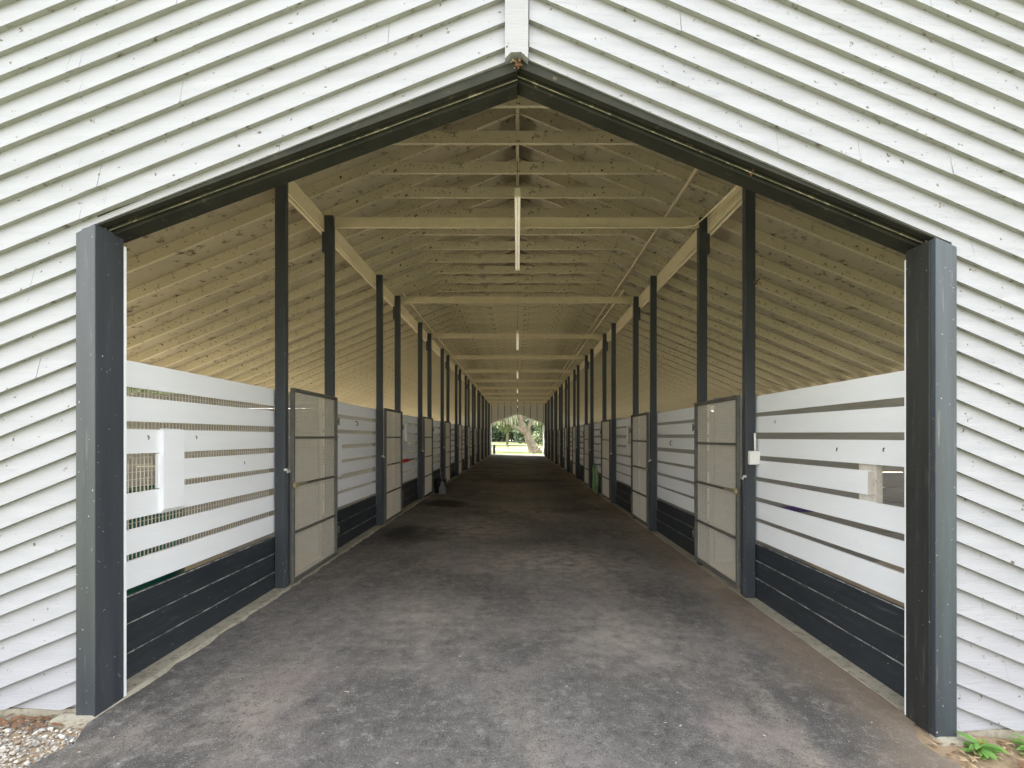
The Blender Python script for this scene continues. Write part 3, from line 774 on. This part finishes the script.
# ------------------------------------------------------------------ gravel, soil, weeds by the entrance
ICO = []
bm = bmesh.new(); bmesh.ops.create_icosphere(bm, subdivisions=1, radius=1); bm.verts.ensure_lookup_table()
IV = [v.co.copy() for v in bm.verts]; IF = [[v.index for v in f.verts] for f in bm.faces]; bm.free()
mb = MB()
def edge_left(y): return -2.30-.16*max(0, (y-2.2)/.7)
cnt = 0
while cnt < 9000:
    x = -2.25-2.2*random.random()**1.7; y = 1.7+1.14*random.random()
    if x > edge_left(y)+.03+random.uniform(-.06,.03): continue
    s = random.uniform(.004,.011)*(1.5 if random.random() < .12 else 1)
    R = Matrix.Rotation(random.uniform(0,6.28), 3, 'Z') @ Matrix.Rotation(random.uniform(-.6,.6), 3, 'X')
    sx, sy, sz = s*random.uniform(.8,1.5), s*random.uniform(.7,1.1), s*random.uniform(.5,.9)
    c = Vector((x, y, gz(x)-.045+random.uniform(0,.02)+sz*.4))
    mb.add([c+R @ Vector((v.x*sx*random.uniform(.8,1.15), v.y*sy*random.uniform(.8,1.15), v.z*sz)) for v in IV], IF, random.choices([0,1,2,3],[5,3,3,2])[0])
    cnt += 1
tag(mb.build('gravel', [M['stone1'],M['stone2'],M['stone3'],M['stone4']]), 'pale mixed gravel beside the asphalt at the left door post', 'gravel', None, 'stuff')
mb = MB(); mb.box(-4.95, -2.36, 1.6, YF-.025, -.12, .012)
vs=[(-5,1.6,gz(-3)-.045),(-2.28,1.6,gz(-2.3)-.045),(-2.42,2.85,gz(-2.4)-.03),(-5,2.85,gz(-3)-.03)]
mb = MB(); mb.add(vs, [(0,1,2,3)]); struct(mb.build('ground_gravel_bed', M['soil']), 'bare earth under the gravel at the left', 'ground')
mb = MB(); vs = []; nx, ny = 26, 14
for j in range(ny):
    for i in range(nx):
        x = 2.20+2.8*i/(nx-1); y = 1.55+1.41*j/(ny-1)
        vs.append((x, y, gz(x)-.025+random.uniform(-.012,.012)+(.012 if j > ny-3 else 0)-(.03 if i == 0 else 0)))
mb.add(vs, [(j*nx+i, j*nx+i+1, (j+1)*nx+i+1, (j+1)*nx+i) for j in range(ny-1) for i in range(nx-1)], 0, True)
struct(mb.build('ground_soil_bed', M['soil']), 'bare brown soil beside the asphalt at the right', 'ground')
mb = MB()
def litter(n, xr, yr, mats):
    for _ in range(n):
        x = random.uniform(*xr); y = random.uniform(*yr); a = random.uniform(0,6.28); l = random.uniform(.01,.035); w = l*random.uniform(.15,.5)
        zz = gz(x)-.012+random.uniform(0,.012); d = Vector((math.cos(a), math.sin(a), random.uniform(-.3,.3)))*l; e = Vector((-math.sin(a), math.cos(a), random.uniform(-.4,.4)))*w
        c = Vector((x,y,zz)); t = Vector((0,0,.002))
        mb.add([c-d, c-e, c+d, c+e, c-d*.6+t, c-e*.6+t, c+d*.6+t, c+e*.6+t], [(0,1,2,3),(4,5,6,7),(0,1,5,4),(1,2,6,5),(2,3,7,6),(3,0,4,7)], random.choice(mats))
litter(900, (2.33,4.2), (1.9,2.8), [0,1,1])
tag(mb.build('dry_litter', [M['deadleaf'], M['straw']]), 'dry leaf and straw litter on the soil at the right door post', 'litter', None, 'stuff')
mb = MB()
for _ in range(150):
    x = random.uniform(-3.6,-2.45); y = random.triangular(2.70,2.83,2.82); a = random.uniform(0,6.28); l = random.uniform(.012,.03)
    c = Vector((x,y,gz(x)-.012+random.uniform(0,.012))); d = Vector((math.cos(a),math.sin(a),random.uniform(-.3,.3)))*l; e = Vector((-math.sin(a),math.cos(a),random.uniform(-.3,.3)))*l*.5; t = Vector((0,0,.002))
    mb.add([c-d,c-e,c+d,c+e,c-d+t,c-e+t,c+d+t,c+e+t], [(0,1,2,3),(4,5,6,7),(0,1,5,4),(1,2,6,5),(2,3,7,6),(3,0,4,7)])
tag(mb.build('dead_leaves', [M['deadleaf']]), 'reddish dead leaves on the gravel along the left wall', 'leaves', None, 'stuff')
def weed(x, y, size, n, label, red=True):
    z = gz(x)-.03; r = empty('weed', (x, y, z)); off = (x, y, z)
    mb = MB()
    for i in range(n):
        a = random.uniform(0,6.28); l = size*random.uniform(.5,1.1); w = l*random.uniform(.14,.22); up = random.uniform(.15,.9)
        base = Vector((x,y,z+random.uniform(.0,size*.45))); d = Vector((math.cos(a), math.sin(a), 0)); s = Vector((-math.sin(a), math.cos(a), 0))
        pts = []
        for k in range(5):
            t = k/4; pts.append(base+d*l*t+Vector((0,0,l*(up*t-.75*up*t*t))))
        wd = [.15,.8,1,.7,.05]; vs = []
        for p, ww in zip(pts, wd): vs += [p-s*w*ww+Vector((0,0,.15*w*ww)), p, p+s*w*ww+Vector((0,0,.15*w*ww))]
        mb.add(vs, [(3*k+j, 3*k+j+1, 3*k+j+4, 3*k+j+3) for k in range(4) for j in range(2)], 0, True)
    mb.build('foliage', M['weed'], r, off)
    mb = MB(); mb.tube([(x,y,z-.01), (x+.004,y,z+size*.3), (x,y+.004,z+size*.62)], .0035, 6); mb.build('stem', M['weed_red'], r, off)
    if red:
        mb = MB()
        for i in range(6):
            a = i*1.05; c = Vector((x,y,z+size*.55)); d = Vector((math.cos(a), math.sin(a), .8))*size*.22; s = Vector((-math.sin(a), math.cos(a), 0))*size*.05
            mb.add([c, c+d*.5-s, c+d, c+d*.5+s], [(0,1,2,3)])
        o = mb.build('tip_leaves', M['weed_red'], r, off); o['label'] = 'reddish young leaves'
    tag(r, label, 'weed', 'green weeds by the entrance')
weed(2.555, 2.70, .115, 34, 'leafy green weed with a reddish tip at the foot of the right door post')
weed(2.86, 2.73, .105, 30, 'leafy green weed under the right siding, nearer the picture edge')
weed(-2.83, 2.60, .04, 8, 'tiny bright green sprout in the left gravel', False)

# ------------------------------------------------------------------ beyond the far opening
def leaves(mb, c, rad, n, s, mi=0, flat=1.0):
    for _ in range(n):
        v = Vector((random.gauss(0,1), random.gauss(0,1), random.gauss(0,1))); v.normalize(); v *= random.random()**.4
        p = Vector(c)+Vector((v.x*rad[0], v.y*rad[1], v.z*rad[2]))
        a = Vector((random.gauss(0,1), random.gauss(0,1), random.gauss(0,1)*flat)).normalized(); b = a.orthogonal().normalized(); q = s*random.uniform(.6,1.4)
        mb.add([p-a*q, p-b*q*.55, p+a*q, p+b*q*.55], [(0,1,2,3)], mi)
def strands(mb, c, rad, n, l):
    for _ in range(n):
        p = Vector((c[0]+random.uniform(-1,1)*rad[0], c[1]+random.uniform(-1,1)*rad[1], c[2]+random.uniform(-1,1)*rad[2])); h = l*random.uniform(.5,1.3); w = .05+.06*random.random()
        a = random.uniform(0,3.14); e = Vector((math.cos(a), math.sin(a), 0))*w
        mb.add([p-e, p+e, p+e*.9+Vector((.05,0,-h*.6)), p+Vector((.02,0,-h)), p-e*.9-Vector((.03,0,h*.6))], [(0,1,2,3,4)])
gy = lambda x: gz(x)-.05
# the leaning oak
r = empty('oak_tree', (2.2, 56, gy(2.2))); off = tuple(r.location)
mb = MB()
mb.tube([(2.05,56,-.3), (1.85,56,.12), (1.55,56,.9), (1.1,56.1,1.9), (.5,56.3,3.2), (.05,56.6,4.6), (-.2,57,7.0)], [.9,.68,.50,.42,.36,.31,.22], 14)
mb.tube([(1.0,56,1.9), (-.1,55.8,2.75), (-1.4,55.5,3.4), (-3.2,55.2,4.6)], [.26,.18,.13,.07], 10)
mb.tube([(.5,56.3,3.3), (.95,56.6,4.8), (2.2,57,7.0)], [.30,.22,.13], 10)
mb.tube([(1.5,56,1.1), (1.25,56,2.6), (1.9,55.9,4.8), (3.4,55.6,7)], [.3,.2,.15,.09], 10)
mb.build('trunk', M['bark'], r, off)
mb = MB()
for c in ((-3.5,55.5,6.2), (-1,56,7), (1.2,57,8.3), (3.5,56.6,7.5), (5.3,56,6.6), (-5.5,56,6.5), (3.9,56.5,5.2), (-2.6,55.8,5.0)): leaves(mb, c, (2.1,2.2,1.2), 420, .16)
mb.build('crown', M['leaf_mid'], r, off)
mb = MB()
for c in ((-3.0,55.2,4.8), (-1.2,55.6,4.9), (.2,56,5.6), (3.4,55.7,5.2), (2.4,56,5.2), (-4.8,55,5.2)): strands(mb, c, (1.0,.8,.4), 60, 1.7)
o = mb.build('moss', M['moss'], r, off); o['label'] = 'grey strands of hanging moss'
tag(r, 'big leaning oak with grey hanging moss just beyond the far opening', 'tree')
def tree(name, x, y, h, w, mat, label, n=900, trunk_r=.22, low=.3):
    r = empty(name, (x, y, gy(x))); off = tuple(r.location); z = gy(x)
    mb = MB(); mb.tube([(x,y,z-.1), (x+.15,y,z+h*.3), (x-.1,y,z+h*.55), (x+.1,y,z+h*.8)], [trunk_r*1.3,trunk_r,trunk_r*.75,trunk_r*.3], 9)
    for k in range(3):
        a = random.uniform(0,6.28); mb.tube([(x,y,z+h*(.3+.1*k)), (x+w*.4*math.cos(a), y+w*.4*math.sin(a), z+h*(.5+.1*k))], [trunk_r*.5,trunk_r*.2], 7)
    mb.build('trunk', M['bark'], r, off)
    mb = MB()
    for k in range(6):
        a = random.uniform(0,6.28); q = random.uniform(.1,.6)
        leaves(mb, (x+w*q*math.cos(a), y+w*q*math.sin(a), z+h*random.uniform(low+.12,.85)), (w*.55,w*.55,h*.17), n//6, .03*h)
    mb.build('crown', mat, r, off)
    tag(r, label, 'tree', 'trees beyond the far lawn')
TR = [(-6.4,80,8,2.6,'leaf_dark','dark small tree on the lawn beyond the far opening, left of the oak'),
      (-12.5,84,10,3.6,'leaf_dark','dark tree at the left edge of the far opening view'),
      (-2.2,104,13,4.4,'leaf_mid','olive distant tree behind the oak branch'),
      (6.5,106,12,4.4,'leaf_mid','olive distant tree behind the oak trunk'),
      (11.0,86,11,3.6,'leaf_dark','dark tree right of the oak beyond the far opening'),
      (-19,112,15,6,'leaf_mid','olive distant tree left of the dark lawn trees'),
      (20,112,15,6,'leaf_dark','dark distant tree farthest right beyond the oak'),
      (-9.5,130,17,6,'leaf_dark','tall distant tree behind the dark small lawn tree'),
      (2.5,134,18,6,'leaf_dark','tall distant tree directly behind the oak'),
      (-17.5,22,8,3.2,'leaf_mid','tree outside the left wall, glimpsed over the partition'),
      (18,22.5,8,3.2,'leaf_mid','tree outside the right wall, glimpsed over the partition')]
for (x,y,h,w,m,l) in TR: tree('lawn_tree', x, y, h, w, M[m], l, 2600, .22, .02 if y > 100 else .15)
mb = MB()
for i in range(40):
    leaves(mb, (-48+i*2.4, 152+random.uniform(-2,2), 3.2), (2.6,1.6,4.2), 420, .6)
tag(mb.build('shrubbery', M['leaf_dark']), 'dark shrub belt along the far side of the lawn', 'shrubs', None, 'stuff')
# paddock fence
r = empty('paddock_fence', (-3, 60, gy(-3))); off = tuple(r.location)
for i in range(5):
    x = -9.0+i*2.6; mb = MB(); mb.box(x-.06, x+.06, 62-.06, 62+.06, gy(x)-.1, gy(x)+1.25, bev=.01); mb.build('fence_post', M['fence'], r, off)
for zz in (.55, 1.05):
    mb = MB(); mb.box(-9.1, 1.45, 62-.095, 62-.062, zz-.06, zz+.06); mb.build('rail', M['fence'], r, off)
tag(r, 'dark two-rail paddock fence on the lawn beyond the far opening', 'fence')
# fallen limb by the far right door post
mb = MB()
mb.tube([(1.55,49,gy(2)+.02), (1.9,49.1,gy(2)+.35), (2.4,49.2,gy(2)+.75), (3.1,49.4,gy(2)+1.0)], [.05,.07,.075,.04], 8)
mb.tube([(1.9,49.1,gy(2)+.35), (2.35,49.0,gy(2)+.28), (2.75,48.9,gy(2)+.02)], [.06,.05,.03], 8)
mb.tube([(2.2,49.15,gy(2)+.6), (1.8,49.3,gy(2)+.85), (1.5,49.4,gy(2)+.95)], [.05,.035,.02], 8)
tag(mb.build('fallen_limb', M['bark']), 'bare fallen limb lying beside the far opening on the right', 'branch')
mb = MB(); 
mb.lathe([(0,.0),(.13,.0),(.13,.9),(.10,.95),(0,.95)], (-2.25,47.2,gy(-2)), 16)
tag(mb.build('drum', M['black']), 'dark drum standing just outside the far opening on the left', 'drum')

# ------------------------------------------------------------------ light
w = bpy.data.worlds.new('sky'); S.world = w; w.use_nodes = True
nt = w.node_tree; bg = nt.nodes['Background']
tc = N(nt, 'ShaderNodeTexCoord'); se = N(nt, 'ShaderNodeSeparateXYZ'); nt.links.new(tc.outputs['Generated'], se.inputs[0])
c = mix(nt, ramp(nt, se.outputs[2], 0, .8), (1.0,.99,.97), (.90,.95,1.0))
nt.links.new(c, bg.inputs['Color']); bg.inputs['Strength'].default_value = 1.0
sun = bpy.data.lights.new('sun', 'SUN'); sun.energy = 7.0; sun.angle = math.radians(6); sun.color = (1.0,.94,.85)
so = bpy.data.objects.new('sun', sun); COL.objects.link(so)
d = Vector((.55, -.35, -.85)); so.rotation_euler = d.to_track_quat('-Z','Y').to_euler()

cam = bpy.data.cameras.new('camera'); co = bpy.data.objects.new('camera', cam); COL.objects.link(co)
co.location = (0,0,CZ); co.rotation_euler = (math.pi/2,0,0)
cam.sensor_fit = 'HORIZONTAL'; cam.sensor_width = 36; cam.lens = F/1024*36
cam.shift_x = -5.5/1024; cam.shift_y = 53/1024; cam.clip_end = 500; cam.clip_start = .05
S.camera = co
S.view_settings.view_transform = 'Standard'; S.view_settings.look = 'None'; S.view_settings.exposure = 1.8; S.view_settings.gamma = 1
S.view_settings.use_curve_mapping = False
cy = S.cycles
cy.max_bounces = 14; cy.diffuse_bounces = 10; cy.transparent_max_bounces = 8; cy.use_denoising = True
